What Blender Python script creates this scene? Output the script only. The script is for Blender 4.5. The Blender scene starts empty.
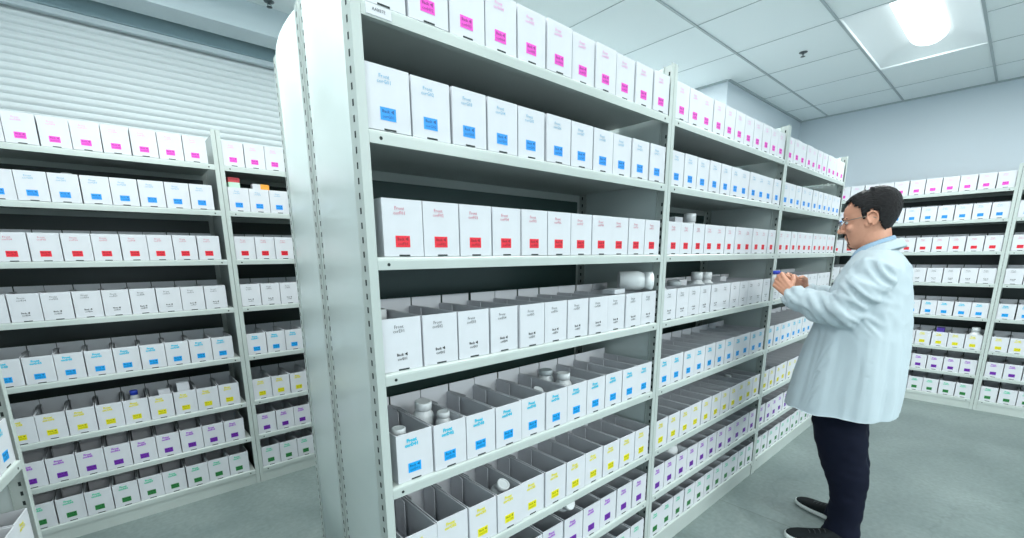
import bpy, bmesh, math, random
from mathutils import Vector, Matrix, noise

random.seed(7)
PI = math.pi
SC = bpy.context.scene
COL = SC.collection

# ------------------------------------------------------------------ camera numbers (from the photograph's vanishing points)
F_PX, CX, CY = 443.79, 504.57, 348.05
YAW, PITCH, ROLL = 0.714381, -0.202469, -0.011265
EYE = Vector((0.0, 0.0, 1.3531))
_f = Vector((math.sin(YAW) * math.cos(PITCH), math.cos(YAW) * math.cos(PITCH), math.sin(PITCH)))
_r0 = Vector((math.cos(YAW), -math.sin(YAW), 0))
_u0 = _r0.cross(_f)
_r = math.cos(ROLL) * _r0 + math.sin(ROLL) * _u0
_u = -math.sin(ROLL) * _r0 + math.cos(ROLL) * _u0

def in_frame(p, m=15):
    q = Vector(p) - EYE
    d = q.dot(_f)
    if d < 0.05:
        return None
    x = CX + F_PX * q.dot(_r) / d
    y = CY - F_PX * q.dot(_u) / d
    return (x, y) if -m < x < 1024 + m and -m < y < 538 + m else None

# ------------------------------------------------------------------ materials
def mat(name, col, rough=0.5, metal=0.0, emit=None, strength=1.0, spec=None):
    m = bpy.data.materials.new(name)
    m.use_nodes = True
    b = m.node_tree.nodes['Principled BSDF']
    b.inputs['Base Color'].default_value = (*col, 1)
    b.inputs['Roughness'].default_value = rough
    b.inputs['Metallic'].default_value = metal
    if spec is not None:
        b.inputs['Specular IOR Level'].default_value = spec
    if emit:
        b.inputs['Emission Color'].default_value = (*emit, 1)
        b.inputs['Emission Strength'].default_value = strength
    return m

def nodes(m):
    t = m.node_tree
    return t, t.nodes, t.links, t.nodes['Principled BSDF']

def add_bump(m, scale=(40, 40, 40), strength=0.1, dist=0.01, detail=3.0, coord='Object'):
    t, n, l, b = nodes(m)
    tc = n.new('ShaderNodeTexCoord'); mp = n.new('ShaderNodeMapping'); nz = n.new('ShaderNodeTexNoise'); bp = n.new('ShaderNodeBump')
    mp.inputs['Scale'].default_value = scale
    nz.inputs['Scale'].default_value = 1.0; nz.inputs['Detail'].default_value = detail
    bp.inputs['Strength'].default_value = strength; bp.inputs['Distance'].default_value = dist
    l.new(tc.outputs[coord], mp.inputs[0]); l.new(mp.outputs[0], nz.inputs['Vector'])
    l.new(nz.outputs['Fac'], bp.inputs['Height']); l.new(bp.outputs[0], b.inputs['Normal'])
    return m

def add_mottle(m, c1, c2, scale=3.0, detail=5.0, coord='Object', lo=0.35, hi=0.65):
    t, n, l, b = nodes(m)
    tc = n.new('ShaderNodeTexCoord'); nz = n.new('ShaderNodeTexNoise'); cr = n.new('ShaderNodeValToRGB')
    nz.inputs['Scale'].default_value = scale; nz.inputs['Detail'].default_value = detail
    cr.color_ramp.elements[0].position = lo; cr.color_ramp.elements[0].color = (*c1, 1)
    cr.color_ramp.elements[1].position = hi; cr.color_ramp.elements[1].color = (*c2, 1)
    l.new(tc.outputs[coord], nz.inputs['Vector']); l.new(nz.outputs['Fac'], cr.inputs[0]); l.new(cr.outputs[0], b.inputs['Base Color'])
    return m

M = {}
M['metal'] = add_mottle(mat('painted_steel', (0.60, 0.67, 0.645), 0.33), (0.475, 0.53, 0.505), (0.505, 0.56, 0.535), 6)
M['panel'] = add_bump(mat('sheet_steel', (0.66, 0.74, 0.725), 0.27, 0.1), (0.8, 0.8, 5.5), 0.16, 0.02, 2.0)
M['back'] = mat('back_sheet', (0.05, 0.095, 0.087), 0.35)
M['back_shaded'] = mat('shaded_back_sheet', (0.045, 0.06, 0.058), 0.35)  # back sheet copy with the shade behind the bins put into its colour
M['slot'] = mat('slot_dark', (0.02, 0.03, 0.03), 0.8)
M['card'] = add_mottle(mat('white_card', (0.66, 0.675, 0.71), 0.55), (0.645, 0.66, 0.695), (0.675, 0.69, 0.725), 14)
M['cardin'] = mat('card_inside', (0.70, 0.74, 0.77), 0.7)
M['ceil'] = add_bump(mat('ceiling_tile', (0.86, 0.92, 0.935), 0.85), (120, 120, 120), 0.15, 0.004)
M['tbar'] = mat('ceiling_bar', (0.42, 0.48, 0.50), 0.5)
M['wall'] = add_bump(mat('wall_paint', (0.62, 0.69, 0.745), 0.7), (60, 60, 60), 0.05, 0.003)
M['white_metal'] = mat('white_enamel', (0.85, 0.89, 0.91), 0.4)
M['lens'] = mat('lamp_lens', (0.95, 0.97, 1), 0.5, emit=(0.90, 1.0, 0.99), strength=2.6)
M['shutter'] = mat('shutter_slat', (0.80, 0.86, 0.875), 0.33, 0.0)
M['hood'] = mat('shutter_hood', (0.30, 0.42, 0.46), 0.4)
M['gap'] = mat('gap_dark', (0.012, 0.02, 0.025), 0.8)
M['soffit'] = mat('soffit_paint', (0.62, 0.71, 0.75), 0.5)
M['bottle'] = mat('bottle_plastic', (0.74, 0.77, 0.78), 0.3)
M['cap'] = mat('cap_plastic', (0.76, 0.79, 0.80), 0.4)
M['capring'] = mat('cap_grey', (0.45, 0.50, 0.52), 0.5)
M['blue'] = mat('blue_plastic', (0.03, 0.07, 0.55), 0.35)
M['redcard'] = mat('red_card', (0.70, 0.06, 0.08), 0.5)
M['mintcard'] = mat('mint_card', (0.55, 0.85, 0.65), 0.5)
M['orange'] = mat('orange_card', (0.90, 0.38, 0.04), 0.5)
M['purple'] = mat('purple_card', (0.10, 0.05, 0.40), 0.5)
M['clear'] = mat('clear_film', (0.80, 0.85, 0.87), 0.2)
M['ink'] = mat('black_ink', (0.03, 0.035, 0.04), 0.6)
M['brass'] = mat('sprinkler_metal', (0.12, 0.14, 0.15), 0.35, 0.8)
# person
M['skin'] = add_mottle(mat('skin', (0.62, 0.36, 0.25), 0.48), (0.62, 0.295, 0.19), (0.70, 0.35, 0.235), 18)
M['lip'] = mat('lips', (0.42, 0.17, 0.13), 0.45)
M['hair'] = add_bump(mat('dark_hair', (0.010, 0.009, 0.010), 0.55, spec=0.25), (160, 60, 260), 0.9, 0.006)
M['beard'] = add_bump(mat('stubble', (0.15, 0.085, 0.06), 0.7), (300, 300, 300), 0.6, 0.003)
M['eye'] = mat('eye_white', (0.7, 0.7, 0.68), 0.2)
M['coat'] = add_bump(mat('coat_cotton', (0.50, 0.585, 0.63), 0.75), (500, 500, 500), 0.12, 0.001)
M['shirt'] = mat('shirt_blue', (0.30, 0.45, 0.60), 0.7)
M['trouser'] = add_bump(mat('navy_denim', (0.005, 0.007, 0.018), 0.85, spec=0.15), (300, 300, 300), 0.2, 0.001)
M['shoe'] = mat('shoe_canvas', (0.008, 0.011, 0.013), 0.8, spec=0.2)
M['sole'] = mat('shoe_sole', (0.70, 0.74, 0.72), 0.5)
M['glass_frame'] = mat('spectacle_metal', (0.30, 0.26, 0.22), 0.3, 0.8)
g = mat('spectacle_lens', (0.9, 0.95, 1.0), 0.03); g.node_tree.nodes['Principled BSDF'].inputs['Transmission Weight'].default_value = 1.0
g.node_tree.nodes['Principled BSDF'].inputs['IOR'].default_value = 1.1
M['lensglass'] = g

def concrete():
    m = mat('polished_concrete', (0.4, 0.5, 0.5), 0.32)
    t, n, l, b = nodes(m)
    tc = n.new('ShaderNodeTexCoord')
    n1 = n.new('ShaderNodeTexNoise'); n1.inputs['Scale'].default_value = 1.6; n1.inputs['Detail'].default_value = 8; n1.inputs['Roughness'].default_value = 0.62
    n1.inputs['Distortion'].default_value = 0.6
    r1 = n.new('ShaderNodeValToRGB')
    r1.color_ramp.elements[0].position = 0.30; r1.color_ramp.elements[0].color = (0.125, 0.165, 0.16, 1)
    r1.color_ramp.elements[1].position = 0.72; r1.color_ramp.elements[1].color = (0.22, 0.268, 0.26, 1)
    n2 = n.new('ShaderNodeTexNoise'); n2.inputs['Scale'].default_value = 45; n2.inputs['Detail'].default_value = 4
    mx = n.new('ShaderNodeMix'); mx.data_type = 'RGBA'; mx.blend_type = 'OVERLAY'; mx.inputs[0].default_value = 0.28
    l.new(tc.outputs['Object'], n1.inputs['Vector']); l.new(tc.outputs['Object'], n2.inputs['Vector'])
    l.new(n1.outputs['Fac'], r1.inputs[0]); l.new(r1.outputs[0], mx.inputs[6]); l.new(n2.outputs['Fac'], mx.inputs[7])
    # hairline cracks
    v = n.new('ShaderNodeTexVoronoi'); v.feature = 'DISTANCE_TO_EDGE'; v.inputs['Scale'].default_value = 0.75
    nd = n.new('ShaderNodeTexNoise'); nd.inputs['Scale'].default_value = 3.0; nd.inputs['Detail'].default_value = 5
    va = n.new('ShaderNodeVectorMath'); va.operation = 'MULTIPLY_ADD'; va.inputs[1].default_value = (0.45, 0.45, 0)
    l.new(tc.outputs['Object'], nd.inputs['Vector']); l.new(nd.outputs['Color'], va.inputs[0]); l.new(tc.outputs['Object'], va.inputs[2]); l.new(va.outputs[0], v.inputs['Vector'])
    r2 = n.new('ShaderNodeValToRGB'); r2.color_ramp.elements[0].position = 0.0; r2.color_ramp.elements[0].color = (0.88, 0.88, 0.88, 1)
    r2.color_ramp.elements[1].position = 0.006; r2.color_ramp.elements[1].color = (1, 1, 1, 1)
    l.new(v.outputs['Distance'], r2.inputs[0])
    m2 = n.new('ShaderNodeMix'); m2.data_type = 'RGBA'; m2.blend_type = 'MULTIPLY'; m2.inputs[0].default_value = 1.0
    l.new(mx.outputs[2], m2.inputs[6]); l.new(r2.outputs[0], m2.inputs[7])
    # saw-cut joints every 2.4 m along x, one line at x = 2.40
    sx = n.new('ShaderNodeSeparateXYZ'); l.new(tc.outputs['Object'], sx.inputs[0])
    ma = n.new('ShaderNodeMath'); ma.operation = 'SUBTRACT'; ma.inputs[1].default_value = 2.40; l.new(sx.outputs['X'], ma.inputs[0])
    mb = n.new('ShaderNodeMath'); mb.operation = 'PINGPONG'; mb.inputs[1].default_value = 1.5; l.new(ma.outputs[0], mb.inputs[0])
    r3 = n.new('ShaderNodeValToRGB'); r3.color_ramp.elements[0].position = 0.002; r3.color_ramp.elements[0].color = (0.55, 0.55, 0.55, 1)
    r3.color_ramp.elements[1].position = 0.004; r3.color_ramp.elements[1].color = (1, 1, 1, 1)
    l.new(mb.outputs[0], r3.inputs[0])
    m3 = n.new('ShaderNodeMix'); m3.data_type = 'RGBA'; m3.blend_type = 'MULTIPLY'; m3.inputs[0].default_value = 1.0
    l.new(m2.outputs[2], m3.inputs[6]); l.new(r3.outputs[0], m3.inputs[7])
    l.new(m3.outputs[2], b.inputs['Base Color'])
    rr = n.new('ShaderNodeMapRange'); rr.inputs[3].default_value = 0.22; rr.inputs[4].default_value = 0.5
    l.new(n1.outputs['Fac'], rr.inputs[0]); l.new(rr.outputs[0], b.inputs['Roughness'])
    return m
M['floor'] = concrete()

# rows, top shelf to bottom shelf: word, lower label colour, upper text colour
ROWS = [('pink', (0.85, 0.07, 0.58), (0.80, 0.30, 0.62), 'H'), ('blue', (0.015, 0.31, 0.86), (0.16, 0.42, 0.62), 'G'),
        ('red', (0.80, 0.012, 0.035), (0.62, 0.18, 0.26), 'F'), ('black', (0.05, 0.06, 0.065), (0.13, 0.14, 0.15), 'E'),
        ('sky_blue', (0.0, 0.36, 0.84), (0.02, 0.50, 0.72), 'D'), ('yellow', (0.78, 0.72, 0.0), (0.76, 0.70, 0.04), 'C'),
        ('purple', (0.17, 0.015, 0.40), (0.38, 0.12, 0.60), 'B'), ('green', (0.02, 0.22, 0.05), (0.09, 0.58, 0.36), 'A')]
for nm, c1, c2, _ in ROWS:
    M['lab_' + nm] = mat('print_' + nm, c1, 0.5)
    M['txt_' + nm] = mat('text_' + nm, c2, 0.5)
    M['drk_' + nm] = mat('overprint_' + nm, tuple(x * 0.35 for x in c1), 0.5)

# ------------------------------------------------------------------ mesh helpers
class MB:
    def __init__(self):
        self.bm = bmesh.new(); self.mats = []
    def mi(self, m):
        if m not in self.mats: self.mats.append(m)
        return self.mats.index(m)
    def box(self, x0, x1, y0, y1, z0, z1, m, R=None):
        v = [Vector((x, y, z)) for z in (z0, z1) for y in (y0, y1) for x in (x0, x1)]
        if R is not None: v = [R @ p for p in v]
        v = [self.bm.verts.new(p) for p in v]
        k = self.mi(m)
        for f in ((0, 2, 3, 1), (4, 5, 7, 6), (0, 1, 5, 4), (2, 6, 7, 3), (0, 4, 6, 2), (1, 3, 7, 5)):
            self.bm.faces.new([v[i] for i in f]).material_index = k
        return self
    def quad(self, pts, m):
        f = self.bm.faces.new([self.bm.verts.new(Vector(p)) for p in pts]); f.material_index = self.mi(m); return self
    def loft(self, rings, m, cap=True, smooth=True, closed=True):
        k = self.mi(m); vs = [[self.bm.verts.new(Vector(p)) for p in r] for r in rings]
        n = len(vs[0])
        for a, b in zip(vs, vs[1:]):
            for i in range(n if closed else n - 1):
                j = (i + 1) % n
                f = self.bm.faces.new((a[i], a[j], b[j], b[i])); f.material_index = k; f.smooth = smooth
        if cap and closed:
            for r, fl in ((vs[0], True), (vs[-1], False)):
                f = self.bm.faces.new(r[::-1] if fl else r); f.material_index = k
        return self
    def lathe(self, prof, m, n=20, X=None, smooth=True, cap=True):
        rings = []
        for r, z in prof:
            ring = [Vector((r * math.cos(2 * PI * i / n), r * math.sin(2 * PI * i / n), z)) for i in range(n)]
            if X is not None: ring = [X @ p for p in ring]
            rings.append(ring)
        return self.loft(rings, m, cap, smooth)
    def tube(self, pts, rad, m, n=12, capround=True):
        pts = [Vector(p) for p in pts]
        if not isinstance(rad, (list, tuple)): rad = [rad] * len(pts)
        rings = []; up = Vector((0.31, 0.17, 0.93))
        for i, p in enumerate(pts):
            t = (pts[min(i + 1, len(pts) - 1)] - pts[max(i - 1, 0)]).normalized()
            a = t.cross(up)
            if a.length < 0.1: a = t.cross(Vector((1, 0, 0)))
            a.normalize(); b = t.cross(a)
            def ring(c, r): return [c + (a * math.cos(2 * PI * k / n) + b * math.sin(2 * PI * k / n)) * r for k in range(n)]
            if i == 0 and capround:
                for q in (0.95, 0.75, 0.4): rings.append(ring(p - t * rad[0] * q, rad[0] * math.sqrt(1 - q * q)))
            rings.append(ring(p, rad[i]))
            if i == len(pts) - 1 and capround:
                for q in (0.4, 0.75, 0.95): rings.append(ring(p + t * rad[i] * q, rad[i] * math.sqrt(1 - q * q)))
        return self.loft(rings, m)
    def ellipsoid(self, c, r, m, n=16, R=None):
        c = Vector(c); rings = []
        for i in range(1, n // 2):
            th = PI * i / (n // 2)
            ring = []
            for j in range(n):
                p = Vector((r[0] * math.sin(th) * math.cos(2 * PI * j / n), r[1] * math.sin(th) * math.sin(2 * PI * j / n), r[2] * math.cos(th)))
                if R is not None: p = R @ p
                ring.append(c + p)
            rings.append(ring)
        return self.loft(rings, m)
    def mesh(self, name, fix=True):
        if fix: bmesh.ops.recalc_face_normals(self.bm, faces=self.bm.faces)
        me = bpy.data.meshes.new(name); self.bm.to_mesh(me); self.bm.free()
        for m in self.mats: me.materials.append(m)
        return me

def obj(name, me, parent=None, loc=None, rz=None):
    o = bpy.data.objects.new(name, me); COL.objects.link(o)
    if parent is not None: o.parent = parent
    if loc is not None: o.location = loc
    if rz is not None: o.rotation_euler.z = rz
    return o

def tag(o, label, cat, group=None):
    o['label'] = label; o['category'] = cat
    if group: o['group'] = group
    return o

def empty(name, loc=(0, 0, 0), rz=0.0):
    o = bpy.data.objects.new(name, None); COL.objects.link(o)
    o.location = loc; o.rotation_euler.z = rz; o.empty_display_size = 0.1
    return o

def structure(name, me):
    o = obj(name, me); o['kind'] = 'structure'; return o

def bake(o):
    """The evaluated mesh of an object with modifiers, as a plain mesh."""
    dg = bpy.context.evaluated_depsgraph_get(); dg.update()
    me = bpy.data.meshes.new_from_object(o.evaluated_get(dg))
    o.modifiers.clear(); o.data = me
    return o

# ------------------------------------------------------------------ the room
CEIL = 2.79
XR, XL, YF, YB, YN = 6.0, -0.76, 1.85, 3.47, -6.6      # right wall, left wall, wall beside the rack's end, wall behind shutter, near wall
XC = 4.122                                              # outside corner where the far wall steps forward
structure('floor', MB().box(XL - 0.1, XR + 0.1, YN - 0.1, YB + 0.1, -0.08, 0, M['floor']).mesh('floor'))
structure('wall_right', MB().box(XR, XR + 0.1, YN, YF + 0.1, 0, CEIL + 0.2, M['wall']).mesh('wall_right'))
structure('wall_far', MB().box(XC, XR, YF, YF + 0.1, 0, CEIL + 0.2, M['wall']).mesh('wall_far'))
structure('wall_return', MB().box(XC, XC + 0.1, YF + 0.1, YB, 0, CEIL + 0.2, M['wall']).mesh('wall_return'))
structure('wall_back', MB().box(XL, XC + 0.1, YB, YB + 0.1, 0, CEIL + 0.2, M['wall']).mesh('wall_back'))
structure('wall_near', MB().box(XL, XR, YN - 0.1, YN, 0, CEIL + 0.2, M['wall']).mesh('wall_near'))
structure('wall_left', MB().box(XL - 0.1, XL, YN, YB, 0, CEIL + 0.2, M['wall']).mesh('wall_left'))

# troffers sit in holes of the ceiling: tiles are laid between them
GY, GX, PT = 0.375, 4.87, 0.61
TROFFERS = [(3.65, 0.375), (1.21, 0.375), (3.65, -1.455), (1.21, -1.455), (-0.30, 1.595), (-0.65, 0.375), (2.43, 2.205), (0.0, -3.285), (2.43, -3.285), (0.6, -5.1), (3.65, -5.1)]   # min corner, 1.22 x 0.61
ys = sorted({GY + PT * k for k in range(-12, 7) if YN < GY + PT * k < YB}); ys = [YN] + ys + [YB]
cm = MB()
def covered(x0, x1, y0, y1):
    out = [(x0, x1)]
    for tx, ty in TROFFERS:
        if ty < (y0 + y1) / 2 < ty + PT:
            nxt = []
            for a, b in out:
                if tx + 1.22 <= a or tx >= b: nxt.append((a, b)); continue
                if a < tx: nxt.append((a, tx))
                if b > tx + 1.22: nxt.append((tx + 1.22, b))
            out = nxt
    return out
# snap the troffers to the grid rows
TROFFERS = [(x, GY + PT * round((y - GY) / PT)) for x, y in TROFFERS]
for y0, y1 in zip(ys, ys[1:]):
    for a, b in covered(XL, XR, y0, y1):
        cm.box(a, b, y0, y1, CEIL, CEIL + 0.02, M['ceil'])
structure('ceiling', cm.mesh('ceiling'))
tb = MB()
for y in ys[1:-1]:
    for a, b in ((XL, XR),):
        tb.box(a, b, y - 0.007, y + 0.007, CEIL - 0.006, CEIL + 0.001, M['tbar'])
for y0, y1 in zip(ys, ys[1:]):
    for k in range(-2, 10):
        x = GX - PT * k
        if x < XL or x > XR: continue
        if any(ty < (y0 + y1) / 2 < ty + PT and tx + 0.02 < x < tx + 1.2 for tx, ty in TROFFERS): continue
        tb.box(x - 0.002, x + 0.002, y0 + 0.008, y1 - 0.008, CEIL - 0.003, CEIL + 0.001, M['tbar'])
structure('trim_1', tb.mesh('ceiling_grid'))
structure('trim_2', MB().box(XR - 0.02, XR, YN, YF, CEIL - 0.012, CEIL, M['tbar']).box(XC, XR - 0.02, YF - 0.02, YF, CEIL - 0.012, CEIL, M['tbar'])
          .box(XC - 0.02, XC, YF, YB, CEIL - 0.012, CEIL, M['tbar']).mesh('ceiling_edge'))
# boxed soffit in front of the roller shutter
structure('trim_3', MB().box(XL, XC - 0.02, 3.10, 3.27, 2.64, CEIL, M['soffit']).mesh('soffit'))

# ------------------------------------------------------------------ ceiling lights
def troffer_meshes():
    L, W, D = 1.22, 0.61, 0.105
    def ztop(v):    # v in -1..1 across the width: two scooped wings
        return 0.012 + (D - 0.012) * (1 - abs(v) ** 2.6)
    pan = MB(); nx, ny = 16, 20
    pts = []
    for i in range(nx + 1):
        u = -1 + 2 * i / nx; row = []
        for j in range(ny + 1):
            v = -1 + 2 * j / ny
            e = 1 - max(0, (abs(u) - 0.80) / 0.20) ** 2.2      # the ends scoop down too
            row.append(Vector((u * (L / 2 - 0.01), v * (W / 2 - 0.01), 0.004 + (ztop(v) - 0.004) * max(e, 0))))
        pts.append(row)
    vs = [[pan.bm.verts.new(p) for p in r] for r in pts]; k = pan.mi(M['white_metal'])
    for i in range(nx):
        for j in range(ny):
            f = pan.bm.faces.new((vs[i][j], vs[i + 1][j], vs[i + 1][j + 1], vs[i][j + 1])); f.material_index = k; f.smooth = True
    frame = MB()
    for s in (-1, 1):
        frame.box(-L / 2, L / 2, s * W / 2 - (0.012 if s > 0 else 0), s * W / 2 + (0 if s > 0 else 0.012), -0.004, 0.012, M['white_metal'])
        frame.box(s * L / 2 - (0.012 if s > 0 else 0), s * L / 2 + (0 if s > 0 else 0.012), -W / 2 + 0.012, W / 2 - 0.012, -0.004, 0.012, M['white_metal'])
    frame.box(-L / 2, L / 2, -W / 2, W / 2, D + 0.01, D + 0.03, M['white_metal'])
    lens = MB(); rings = []
    n = 14
    for i in range(25):
        t = -1 + 2 * i / 24
        w = 0.108 * max(0.02, (1 - abs(t) ** 9)) ** 0.5
        h = 0.070 * max(0.02, (1 - abs(t) ** 9)) ** 0.5
        rings.append([Vector((t * 0.525, w * math.cos(PI * k / n), D - 0.004 - h * math.sin(PI * k / n))) for k in range(n + 1)])
    lens.loft(rings, M['lens'], cap=False, closed=False)
    return pan.mesh('troffer_reflector'), frame.mesh('troffer_frame'), lens.mesh('troffer_lens')
tpan, tframe, tlens = troffer_meshes()
LAMP_W = [29, 12, 13, 15, 25, 21, 66, 75, 75, 90, 80]
TLAB = ['bright recessed troffer light in the ceiling above the man', 'recessed troffer above the nearest rack bay', 'recessed troffer above the aisle beside the man',
        'recessed troffer above the aisle near the camera', 'recessed troffer above the roller shutter aisle', 'recessed troffer above the camera', 'added unseen fill troffer above the aisle behind the central rack'] + ['added unseen fill troffer in the hall behind the camera, %s' % q for q in ('nearer, corner side', 'nearer, open side', 'farther, corner side', 'farther, open side')]  # rear-aisle and hall troffers are added, out of view, to brighten ceiling and bins
for (tx, ty), lb in zip(TROFFERS, TLAB):
    t = tag(empty('ceiling_light', (tx + 0.61, ty + PT / 2, CEIL)), lb, 'ceiling light', 'ceiling lights')
    obj('reflector', tpan, t); obj('frame', tframe, t); obj('diffuser', tlens, t)
    ld = bpy.data.lights.new('lamp_tube', 'AREA'); ld.shape = 'RECTANGLE'; ld.size = 0.88; ld.size_y = 0.2; ld.energy = LAMP_W[TLAB.index(lb)]; ld.color = (0.95, 1.0, 0.985)
    lo_ = bpy.data.objects.new('lamp_tube', ld); COL.objects.link(lo_); lo_.parent = t; lo_.location = (0, 0, 0.012)

def sprinkler(x, y, lab):
    t = tag(empty('ceiling_sprinkler', (x, y, CEIL)), lab, 'sprinkler', 'ceiling sprinklers'); t.scale = (0.8, 0.8, 0.62)
    obj('escutcheon', MB().lathe([(0.034, 0.0), (0.034, -0.004), (0.02, -0.010), (0.012, -0.012)], M['brass'], 20).mesh('escutcheon'), t)
    b = MB().lathe([(0.010, -0.011), (0.009, -0.022), (0.004, -0.025)], M['brass'], 12)
    for s in (-1, 1): b.tube([(s * 0.009, 0, -0.02), (s * 0.013, 0, -0.032), (s * 0.004, 0, -0.045)], 0.0022, M['brass'], 6)
    obj('nozzle', b.mesh('nozzle'), t)
    obj('deflector', MB().lathe([(0.004, -0.043), (0.019, -0.046), (0.019, -0.048), (0.003, -0.049)], M['brass'], 16).mesh('deflector'), t)
sprinkler(4.02, 1.275, 'dark sprinkler head in the ceiling above the central rack')
sprinkler(0.885, 3.03, 'small sprinkler head in the ceiling by the shutter soffit')

# ------------------------------------------------------------------ roller shutter behind the rack by the corner
sh = tag(empty('roller_shutter', (0.55, 3.43, 0)), 'pale ribbed roller shutter closed behind the rack', 'roller shutter')
cur = MB(); z = 0.0; rings = []; pitch = 0.0368
nsl = int(2.72 / pitch)
k = cur.mi(M['shutter']); prof = []
for i in range(nsl):
    b = i * pitch
    prof += [(0.0, b), (0.006, b + 0.0015), (0.006, b + 0.0055), (-0.002, b + 0.008), (-0.0075, b + 0.016), (-0.0085, b + 0.0225), (-0.006, b + 0.031), (0.0, b + 0.0362)]
va = [cur.bm.verts.new((-1.28, y, zz)) for y, zz in prof]; vb = [cur.bm.verts.new((3.3, y, zz)) for y, zz in prof]
for i in range(len(prof) - 1):
    f = cur.bm.faces.new((va[i], vb[i], vb[i + 1], va[i + 1])); f.material_index = k
obj('curtain', cur.mesh('curtain', fix=False), sh)
hd = MB().box(-1.28, 3.3, -0.075, -0.055, 2.60, 2.685, M['hood']).box(-1.28, 3.3, -0.06, -0.03, 2.572, 2.602, M['soffit'])
obj('hood', hd.mesh('hood'), sh)
obj('barrel_gap', MB().box(-1.28, 3.3, -0.11, 0.02, 2.70, 2.775, M['gap']).mesh('barrel_gap'), sh)

# ------------------------------------------------------------------ shelving bays
ZS = [1.856, 1.619, 1.356, 1.089, 0.801, 0.525, 0.306, 0.092]
W = 1.218; POST_H = 2.03; FL = 0.021
_cache = {}
def shear(me, skew):
    if skew:
        for v in me.vertices: v.co.x += skew * v.co.y
    return me

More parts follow.
